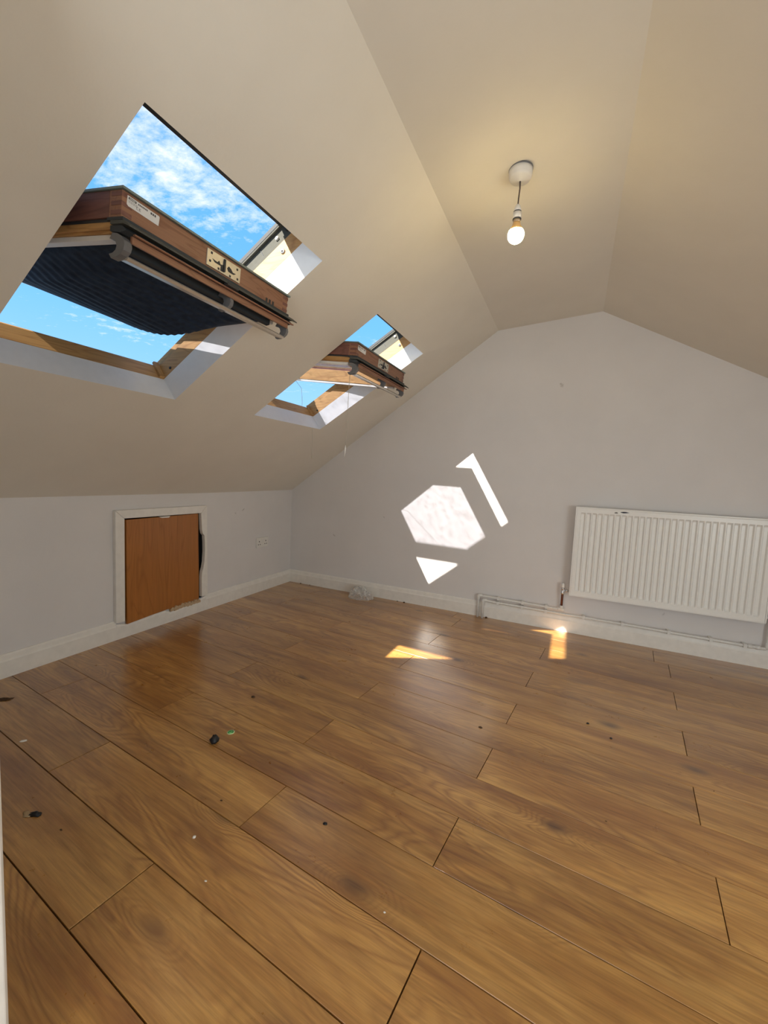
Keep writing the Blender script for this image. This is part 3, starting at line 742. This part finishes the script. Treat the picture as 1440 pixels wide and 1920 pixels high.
    inner = [(0.392+0.026*math.sin(math.pi*(i/6)), 0.134-0.018*math.cos(math.pi*(i/6))) for i in range(6, -1, -1)]
    for (ya, yb) in ((-HW+0.002, -HW+0.022), (-0.002+0.03, 0.012+0.03), (HW-0.008, HW+0.004)):
        mm = MB(); mm.prism(capp+inner, ya, yb, lambda p, q_, h: sp(p, h, q_)); mm.build('bar_bracket', MGREYP, root, bevel=0.0008)
    # lock plate on the end face
    mm = MB(); mm.box((0.430, -0.066, 0.014), (0.4335, 0.072, 0.061), lambda a, b, c_: sp(a, b, c_)); lp = mm.build('lock_plate', MSTEEL, root, bevel=0.0012)
    mm = MB()
    def lpp(y, d, e): return sp(0.4335+e, y, d)
    mm.prism([(-0.046, 0.036), (-0.036, 0.043), (-0.010, 0.043), (-0.006, 0.037), (-0.014, 0.039), (-0.020, 0.031), (-0.026, 0.038), (-0.038, 0.037)], 0, 0.001, lpp)
    mm.prism([(0.052, 0.040), (0.042, 0.046), (0.020, 0.046), (0.014, 0.038), (0.020, 0.030), (0.030, 0.034), (0.038, 0.041)], 0, 0.001, lpp)
    mm.prism([(-0.002, 0.018), (0.004, 0.018), (0.005, 0.054), (0.001, 0.056), (-0.003, 0.054)], 0, 0.004, lpp)
    mm.prism([(-0.012, 0.044), (-0.004, 0.036), (-0.003, 0.056), (-0.012, 0.056)], 0, 0.0015, lpp)
    for (y, d) in ((-0.050, 0.022), (-0.054, 0.046), (-0.02, 0.054), (0.028, 0.056), (0.056, 0.024), (0.060, 0.052)):
        mm.prism([(y-0.003, d-0.003), (y+0.003, d-0.003), (y+0.003, d+0.003), (y-0.003, d+0.003)], 0, 0.0012, lpp)
    mm.build('lock_slots', MGASK, lp)
    mm = MB(); mm.box((0.4412, -0.012, 0.090), (0.4560, 0.034, 0.098), lambda a, b, c_: sp(a+0.012, b, c_)); mm.build('flap_catch', MGASK, root)
    # small slotted vent at the far end of the end face
    mm = MB()
    for y in (0.205, 0.222, 0.240): sbox(mm, 0.430, 0.4312, y, y+0.009, 0.052, 0.066)
    mm.build('drain_slots', MGASK, root)
    # data label on the end face near the camera
    mm = MB(); mm.prism([(-0.312, 0.012), (-0.226, 0.0145), (-0.224, 0.017), (-0.226, 0.0385), (-0.309, 0.036), (-0.313, 0.033)], 0, 0.0008, lambda y, d, e: sp(0.4302+e, y, d))
    lb = mm.build('data_label', MLABEL, root)
    mm = MB()
    def lab(y0, y1, d0, d1):
        mm.prism([(y0, d0), (y1, d0), (y1, d1), (y0, d1)], 0, 0.0003, lambda y, d, e: sp(0.4310+e, y, d+(y+0.312)*0.03))
    lab(-0.309, -0.289, 0.0145, 0.0195)
    for i in range(7): lab(-0.284+i*0.0038, -0.2815+i*0.0038, 0.0155, 0.019)
    for i in range(3): lab(-0.250+i*0.0055, -0.2460+i*0.0055, 0.0155, 0.0205)
    for i in range(4): lab(-0.309+i*0.006, -0.304+i*0.006, 0.0225, 0.0232); lab(-0.309+i*0.006, -0.3045+i*0.006, 0.0255, 0.0262)
    lab(-0.288, -0.2835, 0.0250, 0.0257); lab(-0.288, -0.2873, 0.025, 0.031); lab(-0.288, -0.2835, 0.0303, 0.031)
    lab(-0.281, -0.2765, 0.0250, 0.0257); lab(-0.281, -0.2803, 0.025, 0.031); lab(-0.281, -0.277, 0.0277, 0.0283); lab(-0.281, -0.2765, 0.0303, 0.031)
    mm.build('label_print', MINK, lb)
    if k == 1:
        mm = MB()
        for y0, y1 in ((-0.3065, -0.3045), (-0.3035, -0.3015), (-0.3005, -0.2985), (-0.2975, -0.2955), (-0.2945, -0.2925)):
            mm.prism([(y0, 0.016), (y1, 0.016), (y1, 0.0185), (y0, 0.0185)], 0, 0.0003, lambda y, d, e: sp(0.4314+e, y, d+(y+0.312)*0.03))
        mm.build('label_print', MLABEL, lb, label='pale lettering on the black block')
    return root, sp


win1, sp1 = roof_window(1, 'window_1', 'large near roof window, tilted open, navy blind hanging under its sash')
win2, sp2 = roof_window(2, 'window_2', 'smaller looking far roof window, tilted open, bare glass with pull cords')

# ------------------------------------------------------------------ blackout blind under the near sash
bl_ = empty('blackout_blind', sp1(0.38, 0, 0.11), 'navy blue pleated blackout blind sagging under the near roof window', 'blind')


def fabric(u, v):
    t = 0.375 - 0.775*u; y = -HW+0.036 + (2*HW-0.072)*v
    sag = 0.088*math.sin(math.pi*min(1, u**1.15))*(0.56+0.52*v)
    edge = min(1.0, 5*min(v, 1-v)+0.08+0.34*v)
    pe = min(1.0, 8*min(v, 1-v)) * min(1.0, 8*u)
    pleat = 0.0016*pe*math.sin(u*2*math.pi*22 + 1.6*math.sin(v*2.6+u*2)) + 0.006*math.sin(u*9+v*5)*u*pe
    return sp1(t - 0.03*v*u, y, 0.106 + sag*edge + pleat)


m = MB(); m.grid(fabric, 216, 24); m.build('fabric', MBLIND, bl_, weld=False, solid=0.0008)
m = MB(); m.prism([(0.372, 0.101), (0.392, 0.101), (0.392, 0.122), (0.378, 0.126), (0.370, 0.118)], -HW+0.040, HW-0.040, lambda p, q, h: sp1(p, h, q)); m.build('top_rail', MALUD, bl_, bevel=0.001)
m = MB(); m.prism([(-0.405, 0.1005), (-0.385, 0.1005), (-0.385, 0.118), (-0.405, 0.118)], -HW+0.040, HW-0.040, lambda p, q, h: sp1(p, h, q)); m.build('bottom_rail', MALUL, bl_, bevel=0.001)

# ------------------------------------------------------------------ pull cords at the far window
m = MB()
c0 = sp2(0.395, -HW+0.03, 0.160)
cx_, cy_ = c0.x-0.004, c0.y
P_ = [c0, Vector((cx_, cy_, 1.45)), Vector((cx_-0.002, cy_, 1.3)), Vector((cx_-0.006, cy_+0.001, 1.17))]
cord = empty('pull_cord', P_[-1], 'thin beige pull cord hanging straight from the open far sash', 'cord')
m.tube(P_, 0.0011, 6); m.build('string', MCORD, cord)
m = MB(); m.tube([P_[-1]+Vector((0, 0, 0.004)), P_[-1]+Vector((-0.002, 0, -0.012)), P_[-1]+Vector((-0.003, 0, -0.03)), P_[-1]+Vector((-0.006, 0, -0.055))], [0.0015, 0.0042, 0.0034, 0.0016], 8); m.build('toggle', MWHITE, cord)
# second cord droops over the window sill
m = MB()
q0 = Vector((0.735, -0.95, 1.625))
lip = wp(2, 0.857, 0.865, -0.006)
P_ = [sp2(-0.10, -0.2, 0.102), SW(0.985, -0.79, 0.215), SW(0.90, -0.700, 0.185), SW(0.872, -0.684, 0.17), SW(0.866, -0.680, 0.10), SW(0.864, -0.676, 0.05), lip, lip+Vector((0.003, 0.0, -0.05)), lip+Vector((0.004, 0, -0.11)), lip+Vector((0.002, 0, -0.185))]
cord2 = empty('pull_cord', P_[-1], 'thin beige cord draped over the bottom edge of the far roof window', 'cord')
m.tube(P_, 0.0011, 6); m.build('string', MCORD, cord2)
m = MB(); m.tube([P_[-1]+Vector((0, 0, 0.003)), P_[-1]+Vector((0, 0, -0.006)), P_[-1]+Vector((0.002, 0, -0.016))], [0.0014, 0.0028, 0.0014], 8); m.build('knot', MCORD, cord2)

# ------------------------------------------------------------------ pendant bulb
PX, PY, PZ = 2.127, -1.530, 2.118
pend = empty('pendant_light', (PX, PY, PZ), 'bare lit bulb on a short flex below a white ceiling rose', 'light')
m = MB(); m.lathe([(0.0405, 0.004), (0.0405, -0.012), (0.039, -0.022), (0.034, -0.031), (0.006, -0.034), (0.004, -0.036)], (PX, PY, PZ), 32); m.build('ceiling_rose', MWHITE, pend)
m = MB(); m.lathe([(0.0415, 0.006), (0.0415, 0.0005)], (PX, PY, PZ), 32); m.build('rose_gap', MGREYP, pend)
m = MB(); m.tube([(PX, PY, PZ-0.034), (PX+0.001, PY, PZ-0.06), (PX-0.001, PY, PZ-0.09), (PX-0.002, PY, PZ-0.115)], [0.0032, 0.0024, 0.0024, 0.0024], 8); m.build('flex', plain('brown_flex', (0.10, 0.07, 0.055), 0.6), pend)
hx_ = PX-0.002; zt = PZ-0.112
m = MB(); m.lathe([(0.004, 0.0), (0.009, -0.006), (0.0125, -0.016), (0.0135, -0.025)], (hx_, PY, zt), 20); m.lathe([(0.0125, -0.025), (0.0125, -0.0275)], (hx_, PY, zt), 20); m.lathe([(0.0145, -0.028), (0.0150, -0.050)], (hx_, PY, zt), 20)
hold = m.build('bulb_holder', MWHITE, pend)
for pr_ in ([(0.0138, -0.0245), (0.0138, -0.0282)], [(0.0152, -0.0495), (0.0148, -0.053)]):
    m = MB(); m.lathe(pr_, (hx_, PY, zt), 20); m.build('holder_ring', MGASK, hold)
m = MB(); m.lathe([(0.0125, -0.052), (0.0130, -0.062)], (hx_, PY, zt), 20)
m.build('bulb_cap', plain('bulb_cap', (0.6, 0.45, 0.3), 0.35, metal=0.4), pend)
prof = [(0.0125, -0.062), (0.0135, -0.068), (0.018, -0.078)]
cb = -0.104
A0 = math.radians(62)
prof.append((0.0282*math.sin(A0), cb+0.0282*math.cos(A0)))
m = MB(); m.lathe(prof, (hx_, PY, zt), 28); m.build('bulb_neck', plain('amber_bulb_neck', (0.85, 0.52, 0.2), 0.3), pend)
prof = []
for i in range(13):
    a = A0+(math.pi-0.05-A0)*i/12; prof.append((0.0285*math.sin(a), cb+0.0285*math.cos(a)))
m = MB(); m.lathe([(r, z) for r, z in prof], (hx_, PY, zt), 28); m.build('bulb', MBULB, pend, label='glowing warm white globe')

# ------------------------------------------------------------------ radiator
RX0, RX1, RZ0, RZ1, RYF = 2.414, 3.450, 0.279, 0.877, -0.095
rad = empty('radiator', ((RX0+RX1)/2, -0.04, RZ0), 'long white fluted panel radiator hanging on the gable wall, chipped on top', 'radiator')
NF = 29; marg = 0.028; pit = (RX1-RX0-2*marg)/NF
cols = [(RX0+0.006, 0)]
for i in range(NF):
    x = RX0+marg+i*pit
    for dx_, dep in ((0.0, 0.0), (0.05, 0.10), (0.15, 0.93), (0.22, 1.0), (0.62, 1.0), (0.70, 0.93), (0.84, 0.08), (0.90, 0.0)):
        cols.append((x+dx_*pit, dep))
cols.append((RX1-marg, 0)); cols.append((RX1-0.006, 0))
rows = [(RZ0+0.004, 0), (RZ0+0.034, 0), (RZ0+0.040, 0.6), (RZ0+0.048, 1), (RZ1-0.048, 1), (RZ1-0.040, 0.6), (RZ1-0.035, 0), (RZ1-0.010, 0), (RZ1-0.004, -0.25)]
m = MB(); vs = [(x, RYF+0.0125*max(0, d)*max(0, rm)+(0.004 if rm < 0 else 0), z) for x, d in cols for z, rm in rows]
nr = len(rows); fs = [(i*nr+j, (i+1)*nr+j, (i+1)*nr+j+1, i*nr+j+1) for i in range(len(cols)-1) for j in range(nr-1)]
m.add(vs, fs); m.box((RX0+0.006, RYF+0.0145, RZ0+0.004), (RX1-0.006, RYF+0.020, RZ1-0.004))
m.build('front_panel', MRAD, rad, normals=False)
for (xa, xb) in ((RX0-0.002, RX0+0.005), (RX1-0.005, RX1+0.002)):
    m = MB(); m.box((xa, RYF-0.001, RZ0+0.001), (xb, -0.028-0.02, RZ1)); m.build('side_panel', MRAD, rad, bevel=0.001)
m = MB(); m.box((RX0, RYF-0.001, RZ0-0.0015), (RX1, RYF+0.010, RZ0+0.0035)); m.build('bottom_edge', MRAD, rad, bevel=0.001)
m = MB()
for i in range(40):
    x = RX0+0.012+i*(RX1-RX0-0.024)/39; m.box((x-0.003, RYF+0.012, RZ1-0.003), (x+0.003, -0.052, RZ1+0.0005))
m.box((RX0, RYF+0.002, RZ1-0.004), (RX1, RYF+0.011, RZ1+0.001)); m.box((RX0, -0.058, RZ1-0.004), (RX1, -0.050, RZ1+0.001))
m.build('top_grille', MRAD, rad)
m = MB(); m.box((RX0+0.02, RYF+0.030, RZ0+0.012), (RX1-0.02, -0.052, RZ1-0.012)); m.build('rear_panel', MRAD, rad)
for x in (RX0+0.14, RX1-0.14):
    m = MB(); m.box((x-0.015, -0.052, RZ0+0.05), (x+0.015, yfar(x)-0.0005, RZ1-0.06)); m.build('wall_bracket', MRAD, rad)
m = MB(); m.prism([(2.668, 0.861), (2.676, 0.8575), (2.688, 0.855), (2.700, 0.8562), (2.712, 0.8585), (2.722, 0.860), (2.712, 0.862), (2.700, 0.8645), (2.686, 0.8645), (2.676, 0.8625)], RYF-0.0008, RYF+0.001, lambda p, q, h: (p, h, q))
m.build('paint_chip', plain('blue_black_chip', (0.006, 0.010, 0.03), 0.5), rad, label='dark blue chip in the enamel near the top edge')
m = MB(); m.prism([(2.636, 0.852), (2.644, 0.850), (2.655, 0.851), (2.656, 0.857), (2.648, 0.860), (2.640, 0.858)], RYF-0.0008, RYF+0.001, lambda p, q, h: (p, h, q))
m.build('paint_chip', plain('grey_chip', (0.22, 0.21, 0.19), 0.6), rad, label='small grey chip beside the blue one')

# valve and riser at the radiator's lower left
val = empty('radiator_valve', (2.372, -0.055, 0.30), 'chrome radiator valve with white cap at the lower left of the radiator', 'valve')
vy = -0.055
m = MB(); m.lathe([(0.008, -0.022), (0.011, -0.020), (0.011, -0.006), (0.0085, -0.004), (0.0085, 0.012), (0.010, 0.014), (0.010, 0.020), (0.004, 0.024)], (2.372, vy, 0.292), 16)
m.lathe([(0.0065, 0.006), (0.0065, 0.018), (0.010, 0.020), (0.010, 0.030), (0.006, 0.032), (0.006, 0.042)], (2.372, vy, 0.297), 14, 'X'); m.build('valve_body', MCHROME, val)
m = MB(); m.lathe([(0.010, 0.0), (0.011, 0.006), (0.009, 0.028), (0.006, 0.032)], (2.372, vy, 0.316), 16); m.build('cap', MWHITE, val)
# pipes
pipes = empty('heating_pipes', (1.80, -0.02, 0.0), 'two white painted heating pipes running along the skirting below the radiator', 'pipe')
R = 0.0084
def pyy(x): return yfar(x)-0.034
up = lambda x: 0.163-0.007*(x-1.8)
lo = lambda x: 0.134-0.007*(x-1.8)
m = MB(); pts = [(1.800, pyy(1.8), -0.004), (1.800, pyy(1.8), 0.150), (1.803, pyy(1.8), 0.160), (1.812, pyy(1.8), 0.166), (2.0, pyy(2.0), up(2.0)), (2.2, pyy(2.2), up(2.2)), (2.372, pyy(2.372), up(2.372))]
m.tube(pts, R, 12); m.build('pipe', MPIPE, pipes, label='upper pipe, ending at the riser')
m = MB(); o = 0.012; pts = [(1.838, pyy(1.84)-o, -0.004), (1.838, pyy(1.84)-o, 0.122), (1.841, pyy(1.84)-o, 0.132), (1.850, pyy(1.84)-o, 0.1375)]
for i in range(9):
    x = 1.90+i*0.2; pts.append((x, pyy(x)-o*max(0, 1-i/3), lo(x)))
pts[-1] = (3.44, pyy(3.44), lo(3.44)); m.tube(pts, R, 12); m.build('pipe', MPIPE, pipes, label='lower pipe, running on to the right')
for (x, dz, yy) in ((1.800, 0.160, pyy(1.8)), (1.838, 0.132, pyy(1.84)-o)):
    m = MB(); m.lathe([(0.0095, -0.026), (0.0115, -0.024), (0.0115, -0.004), (0.0105, 0.004), (0.007, 0.010)], (x, yy, dz), 16); m.lathe([(0.007, -0.006), (0.0105, 0.0), (0.0115, 0.006), (0.0115, 0.024), (0.0095, 0.026)], (x, yy, dz+0.005), 16, 'X'); m.build('elbow', MPIPE, pipes)
m = MB(); m.lathe([(0.0095, -0.022), (0.0115, -0.020), (0.0115, 0.018), (0.0095, 0.020)], (2.372, pyy(2.372), up(2.372)), 16, 'X'); m.lathe([(0.0115, -0.002), (0.0115, 0.026), (0.0100, 0.028)], (2.372, pyy(2.372), up(2.372)), 16); m.build('tee', MPIPE, pipes)
m = MB(); m.tube([(2.372, pyy(2.372), up(2.372)+0.02), (2.372, (pyy(2.372)+vy)/2, 0.24), (2.372, vy, 0.275)], 0.0078, 12); m.build('riser', MCOPP, pipes, label='bare dark copper riser to the valve')
m = MB(); m.lathe([(0.0095, -0.03), (0.0120, -0.028), (0.0120, -0.010), (0.0095, -0.008), (0.0095, 0.008), (0.0120, 0.010), (0.0120, 0.028), (0.0095, 0.03)], (3.42, pyy(3.42), lo(3.42)), 16, 'X'); m.build('coupling', MPIPE, pipes)
m = MB(); m.tube([(3.44, pyy(3.44), lo(3.44)), (3.472, pyy(3.47), lo(3.44)), (3.482, pyy(3.47), lo(3.44)+0.01), (3.482, pyy(3.47), 0.24), (3.482, vy, 0.262), (3.482, vy, 0.300), (3.478, vy, 0.305), (3.4525, vy, 0.305)], 0.0085, 12); m.build('pipe', MPIPE, pipes, label='short rise at the right hand end')
m = MB(); m.lathe([(0.0095, -0.02), (0.0125, -0.018), (0.0125, 0.016), (0.0095, 0.018)], (3.482, pyy(3.47), lo(3.44)+0.018), 16); m.build('elbow', MPIPE, pipes)
for (x, both) in ((1.945, 1), (2.115, 1), (2.275, 1), (2.515, 0), (2.745, 0), (3.00, 0), (3.215, 0), (3.378, 0)):
    m = MB()
    for zf in ((up(x), lo(x)) if both else (lo(x),)):
        yy = pyy(x)-(o*max(0, 1-((x-1.9)/0.2)/3) if zf == lo(x) else 0)
        m.box((x-0.009, yy-0.0120, zf-0.0118), (x+0.009, yfar(x)-0.0002, zf+0.0118))
    m.build('pipe_clip', MPIPE, pipes, bevel=0.0018)

# ------------------------------------------------------------------ things on the floor
random.seed(11)


def blob(name, c, r, h, mat, label, cat, seed=0, n=10, rough=0.35, sx=1.0, rot=0.0):
    rnd = random.Random(seed); m = MB(); vs = []; rings = 5
    for i in range(rings+1):
        f = i/rings; z = h*math.sin(f*math.pi/2)
        rr = r*math.cos(f*math.pi/2*0.96)
        for k in range(n):
            a = 2*math.pi*k/n; q = rr*(1+rough*(rnd.random()-0.5)*2); x, y = q*math.cos(a)*sx, q*math.sin(a)
            vs.append((c[0]+x*math.cos(rot)-y*math.sin(rot), c[1]+x*math.sin(rot)+y*math.cos(rot), 0.0002+z*(1+rough*(rnd.random()-.5))))
    fs = [(i*n+k, i*n+(k+1) % n, (i+1)*n+(k+1) % n, (i+1)*n+k) for i in range(rings) for k in range(n)]+[tuple(range(n)), tuple(range(rings*n, (rings+1)*n))]
    m.add(vs, fs, True); o_ = m.build(name, mat, origin=(c[0], c[1], 0)); return tag(o_, label, cat)


def bag(u, v):
    a = u*2*math.pi; rnd = 0.5+0.5*math.sin(a*5+3*v)+0.35*math.sin(a*11+v*9)
    f = v; base = 0.105*(1+0.10*math.sin(a*3+1)+0.06*math.sin(a*8)); rr = base*(1-f**1.5)*(0.9+0.14*rnd*(f*(1-f)*4+0.2))
    z = 0.088*math.sin(f*math.pi/2)*(0.85+0.16*math.sin(a*4+f*6)+0.10*math.sin(a*9+2)) + 0.004*math.sin(a*17+f*20)*f
    return (0.835+rr*math.cos(a)*1.05, -0.085+rr*math.sin(a)*0.62, 0.001+max(0, z))


m = MB(); m.grid(bag, 72, 26, smooth=False)
pb = tag(m.build('plastic_bag', MFILM, weld=True), 'small crumpled clear plastic bag on the floor by the far skirting', 'bag')
mod = pb.modifiers.new('crumple', 'DISPLACE'); tx = bpy.data.textures.new('crumple', 'VORONOI'); tx.noise_scale = 0.022; mod.texture = tx; mod.strength = 0.014; mod.mid_level = 0.2

blob('rubber_plug', (1.222, -2.018), 0.0165, 0.024, MBLACK, 'black rubber lump on the floor beside the green sticker', 'debris', 4, rough=0.25)
st = empty('sticker', (1.235, -1.948, 0), 'small round green and cream sticker lying on the floor', 'sticker')
m = MB(); m.lathe([(0.0150, 0.0003), (0.0150, 0.0009)], (1.235, -1.948, 0), 24); m.build('backing', plain('cream_green', (0.70, 0.75, 0.45), 0.5), st)
m = MB(); m.lathe([(0.0118, 0.0009), (0.0118, 0.0013)], (1.235, -1.948, 0), 24); m.build('green_disc', MLGREEN, st)
m = MB()
for i in range(14):
    a = -0.3+i*0.36; b = a+0.36
    if i in (3, 10): continue
    r0, r1 = 0.0062, 0.0105
    m.prism([(r0*math.cos(a), r0*math.sin(a)), (r1*math.cos(a), r1*math.sin(a)), (r1*math.cos(b), r1*math.sin(b)), (r0*math.cos(b), r0*math.sin(b))], 0.0013, 0.0016, lambda p, q, h: (1.235+p, -1.948+q, h))
m.prism([(-0.006, -0.001), (0.004, -0.0025), (0.005, 0.0005), (-0.005, 0.002)], 0.0013, 0.0016, lambda p, q, h: (1.235+p, -1.948+q, h))
m.build('print', MGREEN, st)

blob('black_fluff', (1.030, -2.502), 0.010, 0.008, MBLACK, 'black scrap with pale fluff at the left of the floor', 'debris', 6, sx=1.5, rot=0.3)
blob('pale_fluff', (1.006, -2.512), 0.010, 0.003, MFLUFF, 'wisp of pale beige fluff beside the black scrap', 'debris', 7, sx=1.6, rot=-0.2)
blob('plaster_chip', (0.623, -2.338), 0.006, 0.005, MPAPER, 'elongated white chip on the floor at the far left', 'debris', 8, sx=2.0, rot=0.9, rough=0.15)
blob('plaster_chip', (1.493, -2.352), 0.005, 0.004, MPAPER, 'tiny white chip on the planks in the left foreground', 'debris', 9)
blob('dark_crumb', (1.792, -2.149), 0.0045, 0.004, MBLACK, 'tiny black crumb in the bright patch on the near planks', 'debris', 10, sx=1.3)
blob('twig_scrap', (0.243, -2.222), 0.012, 0.006, MCRUMB, 'dark brown twiggy scrap by the left wall', 'debris', 12, sx=2.2, rot=0.7, rough=0.7)
blob('dark_crumb', (2.516, -1.192), 0.0042, 0.005, MBLACK, 'black crumb on the right of the floor, farther of two', 'debris', 13, sx=1.4)
blob('dark_crumb', (2.600, -1.264), 0.0042, 0.005, MBLACK, 'black crumb on the right of the floor, nearer of two', 'debris', 14, sx=1.2)
blob('brown_crumb', (2.105, -1.444), 0.006, 0.004, MCRUMB, 'flat brown crumb right of the middle of the floor', 'debris', 15, sx=1.2)
blob('brown_crumb', (1.134, -1.706), 0.007, 0.004, MCRUMB, 'brown crumb on the planks behind the sticker', 'debris', 16, sx=1.3)
rnd = random.Random(5)
CR = [((1.62, -2.43), 0, 'tiny pale chip in the near foreground, left of the middle'), ((1.46, -2.22), 1, 'tiny dark crumb on the plank left of the bright floor patch'),
      ((1.15, -2.50), 1, 'tiny dark crumb to the right of the black fluffy scrap'), ((1.75, -1.75), 1, 'tiny dark crumb to the right of the green sticker'),
      ((1.30, -1.10), 1, 'tiny dark crumb beyond the green sticker, halfway to the far wall'), ((1.02, -0.95), 1, 'tiny dark crumb level with the hatch, middle of the floor'),
      ((0.86, -0.72), 0, 'tiny pale chip in front of the plastic bag'), ((0.70, -0.55), 1, 'tiny dark crumb in front and left of the plastic bag'),
      ((2.90, -1.43), 1, 'tiny dark crumb at the right edge of the floor'), ((2.55, -1.75), 1, 'tiny dark crumb on the right, nearer than the two black ones'),
      ((2.05, -2.30), 0, 'tiny pale chip at the bottom middle of the floor'), ((0.62, -0.95), 1, 'tiny dark crumb just beyond the foot of the hatch')]
for i, ((x, y), dk, lb_) in enumerate(CR):
    blob('floor_crumb', (x, y), 0.0014+rnd.random()*0.0014, 0.0012, MCRUMB if dk else MPAPER, lb_, 'debris', 40+i, n=6, sx=1+rnd.random())
# grit along the far skirting
for i, (x, r) in enumerate([(0.17, .007), (0.27, .006), (1.14, .006), (1.20, .009), (1.865, .009)]):
    blob('grit_lump', (x, yfar(x)-0.027), r, r*0.8, MCRUMB, ['dark grit lump nearest the corner by the far skirting', 'second dark grit lump from the corner by the far skirting', 'smaller dark lump by the skirting right of the plastic bag', 'larger dark lump by the skirting right of the plastic bag', 'dark lump on the floor beside the pipe elbows'][i], 'debris', 80+i, n=8)
